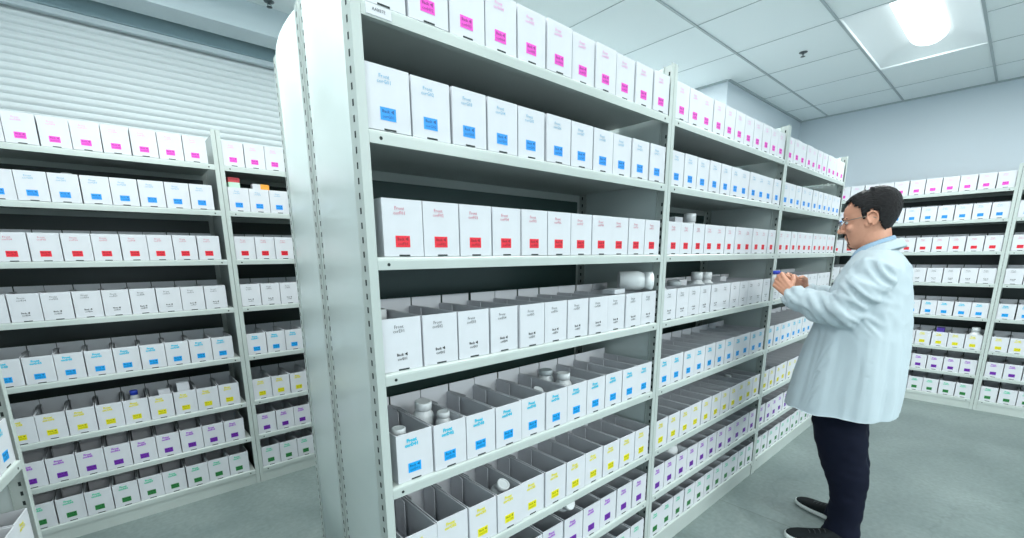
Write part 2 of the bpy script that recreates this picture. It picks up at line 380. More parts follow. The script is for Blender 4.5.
def bay_parts(depth, skew, bulge=0.0, warp=0.0, dark=False):
    key = (depth, skew, bulge, warp, dark)
    if key in _cache: return _cache[key]
    d = depth; P = {}
    def post(x_in, y_in):       # x_in: direction of the flange from the outer edge, y_in: 1 front, -1 rear
        b = MB(); t = 0.002
        x0 = 0 if x_in > 0 else W; y0 = 0 if y_in > 0 else d
        b.box(min(x0, x0 + x_in * FL), max(x0, x0 + x_in * FL), min(y0, y0 + y_in * t), max(y0, y0 + y_in * t), 0, POST_H, M['metal'])
        b.box(min(x0, x0 + x_in * t), max(x0, x0 + x_in * t), min(y0 + y_in * t, y0 + y_in * 0.042), max(y0 + y_in * t, y0 + y_in * 0.042), 0, POST_H, M['metal'])
        b.box(min(x0 + x_in * t, x0 + x_in * 0.007), max(x0 + x_in * t, x0 + x_in * 0.007), min(y0 + y_in * 0.040, y0 + y_in * 0.042), max(y0 + y_in * 0.040, y0 + y_in * 0.042), 0, POST_H, M['metal'])
        z = 0.05
        while z < POST_H - 0.02:
            yc = y0 + y_in * 0.019
            for xx in (x0 - x_in * 0.0004, x0 + x_in * (t + 0.0004)):
                b.box(xx - 0.0003, xx + 0.0003, yc - 0.003, yc + 0.003, z - 0.0065, z + 0.0065, M['slot'])
            z += 0.0305
        return shear(b.mesh('post'), skew)
    P['post'] = [post(1, 1), post(-1, 1), post(1, -1), post(-1, -1)]
    if warp: P['post'][2].transform(Matrix.Translation((warp, 0, 0)))
    def side(x0, x1, out):
        b = MB(); n = 14; m = M['panel']; k = b.mi(m)
        ya, yb_ = 0.043, d - 0.043
        cols = []
        for i in range(n + 1):
            t = i / n; y = ya + (yb_ - ya) * t
            off = out * bulge * math.sin(PI * t) ** 0.8
            if out < 0: off += warp * (y / d) ** 2.2
            cols.append([(x0 + off, y), (x1 + off, y)])
        zs = [0.01, 0.5, 1.0, 1.5, POST_H - 0.004]
        for side_i in (0, 1):
            vv = [[b.bm.verts.new((c[side_i][0], c[side_i][1], z)) for z in zs] for c in cols]
            for i in range(n):
                for j in range(len(zs) - 1):
                    f = b.bm.faces.new((vv[i][j], vv[i + 1][j], vv[i + 1][j + 1], vv[i][j + 1])); f.material_index = k; f.smooth = True
            if side_i == 0: va_ = vv
            else:
                for i in range(n):
                    for j in (0, len(zs) - 1):
                        f = b.bm.faces.new((va_[i][j], va_[i + 1][j], vv[i + 1][j], vv[i][j])); f.material_index = k
        return shear(b.mesh('side_panel'), skew)
    P['side'] = [side(0.0025, 0.0035, -1), side(W - 0.0035, W - 0.0025, 1)]
    P['back'] = shear(MB().box(0.022 + warp, W - 0.022, d - 0.006, d - 0.004, 0.02, POST_H - 0.02, M['back_shaded' if dark else 'back']).mesh('back_panel'), skew)  # dark picks the sheet colour with shade painted in
    s = MB(); x0, x1 = FL + 0.0005, W - FL - 0.0005; m = M['metal']
    # deck with rolled front lip and a rear lip
    prof = [(0.010, 0.0), (0.0035, -0.0012), (0.0008, -0.004), (0.0, -0.009), (0.0, -0.0285), (0.012, -0.0285), (0.012, -0.0265), (0.002, -0.0262), (0.002, -0.009), (0.004, -0.0025),
            (d - 0.012, -0.0025), (d - 0.012, -0.030), (d - 0.010, -0.030), (d - 0.010, 0.0)]
    a = [Vector((x0 + warp * (y / d) ** 2.2, y, z)) for y, z in prof]; b2 = [Vector((x1, y, z)) for y, z in prof]
    va_ = [s.bm.verts.new(p) for p in a]; vb_ = [s.bm.verts.new(p) for p in b2]; k = s.mi(m); n = len(prof)
    for i in range(n):
        j = (i + 1) % n
        f = s.bm.faces.new((va_[i], vb_[i], vb_[j], va_[j])); f.material_index = k
    s.bm.faces.new(va_[::-1]).material_index = k; s.bm.faces.new(vb_).material_index = k
    for xc in (x0 + 0.026, x1 - 0.026):
        s.lathe([(0.0038, 0), (0.0038, 0.0008)], M['slot'], 12, X=Matrix.Translation((xc, 0.0004, -0.017)) @ Matrix.Rotation(PI / 2, 4, 'X'))
    P['shelf'] = shear(s.mesh('shelf'), skew)
    clip = MB()
    clip.box(0.003, 0.0045, 0.004, 0.034, -0.062, -0.004, M['metal']).box(0.0045, 0.012, 0.004, 0.0055, -0.060, -0.0295, M['metal'])
    P['clip'] = [clip.mesh('shelf_clip')]
    clip = MB()
    clip.box(W - 0.0045, W - 0.003, 0.004, 0.034, -0.062, -0.004, M['metal']).box(W - 0.012, W - 0.0045, 0.004, 0.0055, -0.060, -0.0295, M['metal'])
    P['clip'].append(clip.mesh('shelf_clip'))
    P['kick'] = MB().box(FL + 0.0005, W - FL - 0.0005, 0.004, 0.006, 0.0, ZS[7] - 0.029, M['metal']).mesh('kick_plate')
    _cache[key] = P
    return P

def bay(loc, rz, label, depth=0.43, skew=0.0, bulge=0.0, warp=0.0, dark=False, group='steel shelving bays'):
    P = bay_parts(depth, skew, bulge, warp, dark)
    t = tag(empty('shelving_bay', loc, rz), label, 'shelving', group)
    for me in P['post']: obj('post', me, t)
    for me in P['side']: obj('side_panel', me, t)
    obj('back_panel', P['back'], t); obj('kick_plate', P['kick'], t)
    sh_ = []
    for z in ZS:
        s_ = obj('shelf', P['shelf'], t, (0, 0, z)); sh_.append(s_)
        for c in P['clip']: obj('shelf_clip', c, s_)
    return t, sh_

YD = 0.93; X0 = 0.420; SK = 0.115
BAYS = []   # (root matrix, key, label)
mb0, mb0_shelves = bay((X0, YD, 0), 0, 'nearest bay of the central rack, beside the bare steel end panel', warp=0.05)
mb1, _ = bay((X0 + W + 0.0022, YD, 0), 0, 'middle bay of the central steel rack')
mb2, _ = bay((X0 + 2 * W + 0.0044, YD, 0), 0, 'farthest bay of the central rack, behind the man\'s hands')
# the bay that backs onto the nearest one: only its sheet steel end shows
YR = 1.80
rb, _ = bay((X0 + 0.10 + W, YR, 0), PI, 'rear bay backing onto the central rack, only its bulging end sheet in view', depth=0.43, skew=SK, bulge=0.014)
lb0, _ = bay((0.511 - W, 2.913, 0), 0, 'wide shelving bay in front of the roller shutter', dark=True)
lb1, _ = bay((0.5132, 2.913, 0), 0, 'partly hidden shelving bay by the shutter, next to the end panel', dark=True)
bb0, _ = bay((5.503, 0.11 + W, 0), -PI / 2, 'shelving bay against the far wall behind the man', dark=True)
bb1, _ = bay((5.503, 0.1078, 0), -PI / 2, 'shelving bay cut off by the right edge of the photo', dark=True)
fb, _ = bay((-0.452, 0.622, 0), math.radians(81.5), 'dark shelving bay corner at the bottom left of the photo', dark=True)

# ------------------------------------------------------------------ bins
BW, BD, BH, BK = 0.1006, 0.238, 0.1262, 0.150
def bin_mesh():
    b = MB(); w = BW / 2; t = 0.0028; m = M['card']
    b.box(-w, w, 0.0, t, 0, BH, m)                              # front
    b.box(-w, w, BD - t, BD, 0, BK, m)                          # taller back
    for s in (-1, 1):
        x0, x1 = sorted((s * w, s * (w - t)))
        b.box(x0, x1, t, BD - t, 0, BH, m)
    b.box(-w + t, w - t, t, BD - t, 0, t, m)                    # bottom
    for s in (-1, 1):                                           # inner flaps folded forward from the back
        R = Matrix.Translation((s * (w - t - 0.001), BD - t, 0)) @ Matrix.Rotation(-s * 0.085, 4, 'Z')
        x0, x1 = sorted((0, -s * 0.002))
        b.box(x0, x1, -0.078, 0, t + 0.0005, BH - 0.0008, m, R)
    b.box(-0.014, 0.014, -0.0004, 0.0004, 0.0005, 0.0042, M['slot'])   # hand slot at the foot of the front
    return b.mesh('storage_bin')
BIN = bin_mesh()

def text_mesh(body, size, m, align='CENTER', bold=0.0):
    cu = bpy.data.curves.new('lettering', 'FONT'); cu.body = body; cu.size = size; cu.align_x = align; cu.align_y = 'CENTER'
    cu.resolution_u = 1; cu.offset = bold; cu.space_line = 0.95
    o = bpy.data.objects.new('lettering', cu); COL.objects.link(o)
    dg = bpy.context.evaluated_depsgraph_get(); dg.update()
    me = bpy.data.meshes.new_from_object(o.evaluated_get(dg))
    bpy.data.objects.remove(o); bpy.data.curves.remove(cu)
    me.materials.clear(); me.materials.append(m)
    R = Matrix.Rotation(PI / 2, 4, 'X'); me.transform(R)
    return me

def merge_meshes(name, parts):
    """parts: (mesh, matrix, material) -> one mesh with a material per piece."""
    bm = bmesh.new(); mats = []
    for me, X, m in parts:
        if m not in mats: mats.append(m)
        tmp = me.copy(); tmp.transform(X); n0 = len(bm.faces); bm.from_mesh(tmp); bm.faces.ensure_lookup_table()
        for f in bm.faces[n0:]: f.material_index = mats.index(m)
        bpy.data.meshes.remove(tmp)
    out = bpy.data.meshes.new(name); bm.to_mesh(out); bm.free()
    for m in mats: out.materials.append(m)
    return out

_lab = {}
def labels(row, num):
    if (row, num) in _lab: return _lab[(row, num)]
    nm, c1, c2, letter = ROWS[row]
    bold = 0.0001 if row < 4 else 0.0009
    code = 'cor%s%02d' % (letter, num)
    up = text_mesh('Front\n' + code, 0.0108 if row < 4 else 0.0124, M['txt_' + nm], bold=bold)
    up.transform(Matrix.Translation((-0.0085, -0.0006, 0.1005)))
    back = text_mesh('Back \u25c4', 0.0092, M['drk_' + nm], bold=0.0002); code2 = text_mesh(code, 0.0092, M['drk_' + nm], bold=0.0001)
    parts = []
    if row != 3:
        q = MB().box(-0.0182, 0.0182, -0.0005, 0.0003, -0.0128, 0.0128, M['lab_' + nm]).mesh('patch')
        parts.append((q, Matrix.Identity(4), M['lab_' + nm]))
    parts += [(back, Matrix.Translation((0.0, -0.0009, 0.005)), M['drk_' + nm]), (code2, Matrix.Translation((0.0, -0.0009, -0.0055)), M['drk_' + nm])]
    lo = merge_meshes('lower_label', parts); lo.transform(Matrix.Translation((-0.003, 0, 0.0335)))
    _lab[(row, num)] = (up, lo)
    return up, lo

ORD = ['first', 'second', 'third', 'fourth', 'fifth', 'sixth', 'seventh', 'eighth', 'ninth', 'tenth', 'eleventh', 'twelfth']
WORD = {'pink': 'pink-labelled', 'blue': 'blue-labelled', 'red': 'red-labelled', 'black': 'black-printed', 'sky_blue': 'sky-blue-labelled',
        'yellow': 'yellow-labelled', 'purple': 'purple-labelled', 'green': 'green-labelled'}
BINS = {}
def fill(root, where, key, n=11, start=None, pitch=None, vis=None, num0=1, rows=range(8), yin=0.004):
    start = FL + 0.003 + BW / 2 if start is None else start
    pitch = (W - 2 * FL - 0.006 - BW) / (n - 1) if pitch is None else pitch
    X = Matrix.Translation(root.location) @ Matrix.Rotation(root.rotation_euler.z, 4, 'Z')
    for row in rows:
        nm = ROWS[row][0]; made = []
        slack = pitch - BW
        for i in range(n):
            jit = random.uniform(-0.27, 0.27) * slack
            p = Vector((start + pitch * i + jit, yin + random.uniform(0, 0.006), ZS[row] + 0.0006))
            c = in_frame(X @ (p + Vector((0, 0, 0.07))), 26) or in_frame(X @ (p + Vector((0.03, 0, 0.0))), -1)
            if c is None or (vis and not vis(*c)): continue
            made.append((i, p))
        for j, (i, p) in enumerate(made):
            o = obj(nm + '_label_bin' if nm != 'black' else 'black_print_bin', BIN, None, X @ p, root.rotation_euler.z + random.uniform(-0.2, 0.2) * slack / BD)
            tag(o, 'white %s bin, %s from the left in %s' % (WORD[nm], ORD[j], where), 'bin', 'white %s bins in %s' % (nm.replace('_', ' '), where))
            up, lo = labels(row, (num0 + i - 1) % 11 + 1)
            obj('upper_label', up, o); obj('lower_label', lo, o)
            BINS[(key, row, i)] = o
fill(mb0, 'the central rack\'s nearest bay', 'm0', rows=(0, 1, 3, 6, 7))
fill(mb0, 'the central rack\'s nearest bay', 'm0', rows=(2, 4, 5), start=FL + 0.020 + BW / 2, pitch=0.1050)
fill(mb1, 'the central rack\'s middle bay', 'm1')
fill(mb2, 'the central rack\'s farthest bay', 'm2')
fill(lb0, 'the bay before the shutter', 'l0', pitch=0.1046)
fill(lb1, 'the narrow bay beside the end panel', 'l1', n=5, pitch=0.1046, vis=lambda x, y: x < 325)
fill(bb0, 'the far wall rack behind the man', 'b0')
fill(bb1, 'the far rack at the photo\'s right edge', 'b1')
fill(fb, 'the dark corner rack at bottom left', 'f0', rows=(4, 5, 6, 7), vis=lambda x, y: True)

# ------------------------------------------------------------------ bottles and small packs
def bottle_meshes(r, h, cap_r, cap_h, m=None, cm=None):
    body = MB().lathe([(r * 0.92, 0), (r, r * 0.08), (r, h * 0.70), (r * 0.93, h * 0.78), (cap_r * 0.95, h * 0.88), (cap_r * 0.9, h)], m or M['bottle'], 24).mesh('bottle')
    c = MB(); rings = []; n = 36
    for rr, z in ((cap_r, h * 0.93), (cap_r, h + cap_h * 0.92), (cap_r * 0.9, h + cap_h), (cap_r * 0.72, h + cap_h), (cap_r * 0.68, h + cap_h * 0.93)):
        rings.append([Vector(((rr + (0.0006 if i % 2 else 0)) * math.cos(2 * PI * i / n), (rr + (0.0006 if i % 2 else 0)) * math.sin(2 * PI * i / n), z)) for i in range(n)])
    c.loft(rings, cm or M['cap'])
    return body, c.mesh('bottle_cap')
BOT = {'tall': bottle_meshes(0.042, 0.152, 0.026, 0.026), 'big': bottle_meshes(0.038, 0.105, 0.034, 0.026), 'mid': bottle_meshes(0.030, 0.078, 0.023, 0.018), 'small': bottle_meshes(0.021, 0.052, 0.017, 0.013),
       'greytall': bottle_meshes(0.036, 0.125, 0.030, 0.018, cm=M['capring']), 'bluetall': bottle_meshes(0.022, 0.128, 0.018, 0.022, cm=M['blue']), 'grey': bottle_meshes(0.030, 0.075, 0.024, 0.014, cm=M['capring']), 'blue': bottle_meshes(0.020, 0.085, 0.0165, 0.018, cm=M['blue'])}
def bottle(kind, loc, label, rot=(0, 0, 0), s=1.0):
    b, c = BOT[kind]
    o = obj('medicine_bottle', b, None, loc); o.rotation_euler = rot; o.scale = (s, s, s)
    tag(o, label, 'bottle', 'loose medicine bottles'); obj('cap', c, o)
    return o
def carton(name, loc, size, m, label, rz=0.0, lid=None):
    b = MB().box(-size[0] / 2, size[0] / 2, -size[1] / 2, size[1] / 2, 0, size[2], m)
    o = obj(name, b.mesh(name), None, loc, rz); tag(o, label, 'box', 'small packs on the racks')
    if lid:
        obj('printed_band', MB().box(-size[0] / 2 - 0.0004, size[0] / 2 + 0.0004, -size[1] / 2 - 0.0004, size[1] / 2 + 0.0004, size[2] * 0.55, size[2] + 0.0004, lid).mesh('printed_band'), o)
    return o
def inbin(key, row, i, dx, dy, dz):
    o = BINS.get((key, row, i))
    return None if o is None else o.matrix_basis @ Vector((dx, dy, dz))
IB = 0.0034
def bot_in(kind, key, row, i, dx, dy, dz, label, rot=(0, 0, 0), s=1.0):
    p = inbin(key, row, i, dx, dy, dz)
    if p is not None: bottle(kind, p, label, rot, s)
bot_in('big', 'm0', 3, 0, 0.0, 0.155, IB, 'white bottle standing in the first black-printed bin of the nearest bay')
bot_in('small', 'm0', 4, 0, -0.024, 0.035, 0.068, 'small white bottle at the front corner of the first sky-blue bin')
bot_in('mid', 'm0', 4, 1, -0.010, 0.125, 0.062, 'white bottle rising from the second sky-blue bin', (0.1, 0, 0))
bot_in('small', 'm0', 4, 1, 0.022, 0.065, 0.068, 'small white bottle beside a taller one in the second sky-blue bin')
bot_in('small', 'm0', 4, 3, -0.01, 0.14, 0.035, 'white bottle deep in the fourth sky-blue bin', (0.6, 0.3, 0))
bot_in('grey', 'm0', 4, 6, -0.008, 0.142, 0.062, 'grey-capped bottle standing in the seventh sky-blue bin')
bot_in('mid', 'm0', 4, 6, 0.012, 0.075, 0.052, 'white bottle in front of the grey-capped one')
bot_in('small', 'm0', 4, 5, 0.0, 0.11, 0.050, 'small white bottle in the sixth sky-blue bin', (0.4, 0, 0))
bot_in('mid', 'm0', 5, 3, 0.008, 0.085, 0.055, 'white bottle with a marked lid in the fourth yellow bin', (0.55, 0, 0), 0.9)
bot_in('mid', 'm0', 6, 6, 0.0, 0.105, 0.128, 'white bottle lying out of the purple bins of the nearest bay', (1.15, 0, 0), 1.0)
# on the tops of the black-printed bins
z4 = ZS[3] + BH + 0.002
bottle('big', (1.500, 1.040, z4 + 0.038), 'large white bottle lying on its side across the black-printed bins', (PI / 2, 0, 0.75), 1.0)
carton('pill_pack', (1.395, 0.985, z4 - 0.001), (0.075, 0.05, 0.016), M['card'], 'flat white pack beside the bottle lying on the bins', 0.1)
zb = ZS[3] + IB
for i, kind, s, lb in ((0, 'tall', 1.0, 'white bottle rising from the first black-printed bin of the middle bay'), (2, 'greytall', 1.0, 'dark-lidded bottle standing in the middle bay\'s third black-printed bin'),
                       (4, 'tall', 1.0, 'white-capped bottle in the middle bay\'s fifth black-printed bin'), (5, 'tall', 0.98, 'white-capped bottle in the middle bay\'s sixth black-printed bin')):
    bot_in(kind, 'm1', 3, i, 0.0, 0.10 if i else 0.06, IB, lb, s=s)
for i in (1, 3, 7): 
    p = inbin('m1', 3, i, 0, 0.14, IB)
    if p is not None: carton('pill_pack', p, (0.07, 0.06, 0.145), M['card'], 'white pack standing in the middle bay\'s %s black-printed bin' % ORD[i])
bot_in('tall', 'm1', 2, 3, 0.0, 0.10, IB, 'white bottle rising behind the middle bay\'s red labels', s=1.0)
p = inbin('m1', 2, 2, 0.0, 0.12, IB)
if p is not None: carton('pill_pack', p, (0.068, 0.05, 0.158), M['card'], 'grey-white pack behind the middle bay\'s red labels')
bot_in('tall', 'm2', 2, 1, 0.0, 0.10, IB, 'white bottle rising behind the farthest bay\'s red labels', s=1.0)
bot_in('bluetall', 'm1', 1, 2, 0.02, 0.10, IB, 'blue-capped bottle behind the middle bay\'s blue labels')
bot_in('big', 'm1', 6, 2, 0.0, 0.07, 0.040, 'large white bottle among the middle bay\'s purple bins', (0, 0, 0), 1.1)
bot_in('mid', 'm1', 6, 0, 0.010, 0.14, 0.06, 'white bottle behind the middle bay\'s first purple bin')
bot_in('big', 'm1', 7, 7, 0.0, 0.10, 0.035, 'white bottle above the middle bay\'s green bins')
bot_in('small', 'm1', 5, 9, 0.0, 0.12, 0.06, 'small white bottle in the middle bay\'s yellow bins')
# clear film rolls behind the sky-blue row, silver packs in the first yellow bin
for k_, (x, y, lb) in enumerate(((0.62, 1.24, 'clear tape roll hanging behind the second sky-blue bin'), (0.70, 1.26, 'clear tape roll next to another behind the sky-blue bins'), (1.10, 1.27, 'clear round roll in the gap above the sixth sky-blue bin'))):
    t = MB(); n = 24; rr = [Vector((0.030 + 0.008 * math.cos(2 * PI * j / 10), 0, 0.011 * math.sin(2 * PI * j / 10))) for j in range(10)]
    rings = [[Matrix.Rotation(2 * PI * i / n, 4, 'Z') @ p for p in rr] for i in range(n + 1)]
    t.loft(rings, M['clear'], cap=False)
    o = obj('tape_roll', t.mesh('tape_roll'), None, (x, y, ZS[4] + 0.04)); o.rotation_euler = (PI / 2, 0, 0.2); tag(o, lb, 'roll', 'clear rolls behind the bins')
for j, (dx, dy, dz, a) in enumerate(((-0.03, 0.06, 0.05, 0.3), (-0.012, 0.045, 0.06, -0.5), (0.012, 0.055, 0.045, 0.7), (-0.025, 0.11, 0.05, 1.0))):
    p = inbin('m0', 5, 0, dx, dy, dz)
    if p is not None:
        o = carton('blister_pack', p, (0.022, 0.042, 0.012), M['clear'], 'clear blister pack in the nearest bay\'s first yellow bin, %s' % ['by its side wall', 'at its front', 'nearest its middle', 'behind the others'][j], a)
        o.rotation_euler.x = 0.5
# rack by the shutter
p = inbin('l1', 1, 0, -0.01, 0.06, BH + 0.001)
if p is not None: carton('medicine_box', p, (0.056, 0.05, 0.056), M['mintcard'], 'red and mint box on the first blue bin beside the end panel', 0.05, M['redcard'])
p = inbin('l1', 1, 1, 0.02, 0.05, BH + 0.001)
if p is not None: carton('medicine_box', p, (0.085, 0.05, 0.030), M['card'], 'white and orange box lying on the second blue bin', 0.0)
if p is not None: obj('printed_end', MB().box(-0.002, 0.0430, -0.0255, 0.0255, -0.0004 + 0.0008, 0.0304, M['orange']).mesh('printed_end'), bpy.data.objects[[k for k in bpy.data.objects.keys() if k.startswith('medicine_box')][-1]])
bot_in('blue', 'l0', 5, 6, 0.0, 0.09, 0.052, 'blue-capped bottle standing in a yellow bin before the shutter')
p = inbin('l0', 5, 7, 0.02, 0.06, 0.06)
if p is not None: carton('medicine_box', p, (0.05, 0.03, 0.085), M['card'], 'white box standing in a yellow bin before the shutter', 0.1)
p = inbin('l0', 5, 8, 0.0, 0.05, 0.06)
if p is not None: carton('medicine_box', p, (0.055, 0.03, 0.110), M['card'], 'taller white box in a yellow bin near the rack post', 0.0)
bot_in('mid', 'l0', 1, 5, 0.01, 0.12, 0.058, 'white pouch-like bottle top above the blue labels before the shutter', s=0.9)
# far wall rack
bot_in('tall', 'b0', 5, 10, 0.0, 0.06, IB, 'large white bottle in the last yellow bin before the far rack\'s post', s=1.02)
p = inbin('b0', 5, 8, -0.008, 0.10, 0.04)
if p is not None: carton('medicine_box', p, (0.06, 0.05, 0.115), M['purple'], 'dark purple box behind a yellow bin on the far rack')

# paper tag on the top shelf's lip
tg = obj('shelf_tag', MB().box(0.006, 0.062, -0.0012, -0.0004, -0.024, -0.004, M['card']).mesh('shelf_tag'), mb0_shelves[0], (FL + 0.004, 0, 0))
tm = text_mesh('AABB7E', 0.0085, M['ink'])
tm.transform(Matrix.Translation((0.034, -0.0016, -0.013)))
tg.data = merge_meshes('shelf_tag', [(tg.data, Matrix.Identity(4), M['card']), (tm, Matrix.Identity(4), M['ink'])])

# ------------------------------------------------------------------ the man in the lab coat
person = tag(empty('person', (2.53, 0.40, 0)), 'dark-haired man in glasses and a pale lab coat, looking down at a small bottle', 'person')
PX, PY = 2.53, 0.40
INV = Matrix.Translation((-PX, -PY, 0))
def add_part(name, b, mods=(), parent=None):
    me = b.mesh(name) if isinstance(b, MB) else b
    me.transform(INV)
    o = obj(name, me, parent or person)
    if mods:
        for ty, kw in mods:
            m_ = o.modifiers.new(ty.lower(), ty)
            for k_, v_ in kw.items(): setattr(m_, k_, v_)
        mm = list(me.materials); bake(o)
        o.data.materials.clear()
        for m_ in mm: o.data.materials.append(m_)
        for p_ in o.data.polygons: p_.use_smooth = True
    return o

# head: level table (height over the chin, front, back, half width)
HT = [(-0.008, 0.070, 0.020, 0.022), (0.0, 0.086, 0.004, 0.036), (0.012, 0.0935, -0.012, 0.046), (0.03, 0.0930, -0.036, 0.0560), (0.052, 0.0935, -0.056, 0.0630), (0.075, 0.0935, -0.074, 0.0675),
      (0.10, 0.0890, -0.088, 0.0710), (0.122, 0.0855, -0.097, 0.0735), (0.140, 0.0925, -0.102, 0.0750), (0.165, 0.0920, -0.104, 0.0760), (0.19, 0.0820, -0.099, 0.0735), (0.21, 0.0640, -0.085, 0.0650),
      (0.225, 0.0400, -0.063, 0.0480), (0.234, 0.0140, -0.036, 0.0260), (0.237, -0.004, -0.020, 0.0080)]
def head_level(z):
    for a, b in zip(HT, HT[1:]):
        if a[0] <= z <= b[0]:
            t = (z - a[0]) / (b[0] - a[0])
            return [a[i] + (b[i] - a[i]) * t for i in (1, 2, 3)]
    return HT[-1][1:] if z > HT[-1][0] else HT[0][1:]
def head_pt(z, th, off=0.0):
    f, k, w_ = head_level(z); ym = -0.010
    c, s = math.cos(th), math.sin(th)
    e = 0.84
    x = (w_ + off) * math.copysign(abs(s) ** e, s)
    y = ym + ((f - ym + off) if c > 0 else (ym - k + off)) * math.copysign(abs(c) ** e, c)
    return Vector((x, y, z))
HX = Matrix.Translation((2.552, 0.472, 1.497)) @ Matrix.Rotation(math.radians(6), 4, 'Z') @ Matrix.Rotation(math.radians(-13), 4, 'X') @ Matrix.Scale(0.965, 4) @ Matrix.Translation((0, 0, -0.115))
def xf(pts, X=HX): return [X @ Vector(p) for p in pts]
skin = MB(); sk = M['skin']
n = 40
skin.loft([xf([head_pt(z, 2 * PI * i / n) for i in range(n)]) for z in [h[0] for h in HT]], sk)
HR = HX.to_3x3()
def hel(c, r, R=None):
    R3 = HR @ R if R is not None else HR
    skin.ellipsoid(HX @ Vector(c), r, sk, 14, R3)
skin.tube(xf([(0, 0.083, 0.128), (0, 0.098, 0.108), (0, 0.113, 0.089)]), [0.0085, 0.0105, 0.0125], sk, 12)
for s in (-1, 1):
    hel((s * 0.0125, 0.100, 0.083), (0.009, 0.011, 0.008))
    hel((s * 0.030, 0.083, 0.139), (0.022, 0.011, 0.007))
    hel((s * 0.042, 0.070, 0.092), (0.020, 0.018, 0.016))
    # ear: shell with a raised rim and a lobe
    E_ = Matrix.Translation((s * 0.0775, -0.013, 0.112)) @ Matrix.Rotation(s * -0.35, 4, 'Z') @ Matrix.Rotation(-0.18, 4, 'X') @ Matrix.Scale(0.98, 4)
    rim = [(0.004, 0.016, -0.014), (0.006, 0.018, 0.008), (0.008, 0.012, 0.026), (0.009, -0.003, 0.032), (0.010, -0.017, 0.024), (0.010, -0.021, 0.006), (0.008, -0.016, -0.012), (0.004, -0.004, -0.026), (0.002, 0.008, -0.028)]
    skin.tube([HX @ (E_ @ Vector((s * a, b, c))) for a, b, c in rim], 0.0046, sk, 8)
    skin.ellipsoid(HX @ (E_ @ Vector((0, -0.003, -0.002))), (0.0055, 0.017, 0.026), sk, 12, HR @ E_.to_3x3())
    hel((s * 0.0745, 0.006, 0.09), (0.006, 0.010, 0.012))
hel((0, 0.0945, 0.0585), (0.022, 0.0065, 0.0055)); hel((0, 0.0935, 0.0485), (0.019, 0.0065, 0.0055)); hel((0, 0.084, 0.012), (0.020, 0.014, 0.014))
# neck, trunk, limbs
skin.tube([(2.55, 0.420, 1.26), (2.55, 0.430, 1.33), (2.551, 0.440, 1.39), (2.552, 0.452, 1.44)], [0.075, 0.064, 0.058, 0.060], sk, 20)
def oval(c, rx, ry, n_=24): return [Vector((c[0] + rx * math.cos(2 * PI * i / n_), c[1] + ry * math.sin(2 * PI * i / n_), c[2])) for i in range(n_)]
skin.loft([oval((2.55, 0.43, 0.78), 0.14, 0.095), oval((2.55, 0.43, 0.95), 0.145, 0.105), oval((2.55, 0.43, 1.15), 0.155, 0.11), oval((2.55, 0.425, 1.26), 0.165, 0.09), oval((2.55, 0.425, 1.31), 0.10, 0.06)], sk)
ARM = {-1: [(2.375, 0.400, 1.265), (2.318, 0.485, 1.098), (2.375, 0.668, 1.150), (2.378, 0.695, 1.172)], 1: [(2.725, 0.405, 1.265), (2.79, 0.50, 1.10), (2.612, 0.672, 1.150), (2.598, 0.692, 1.172)]}
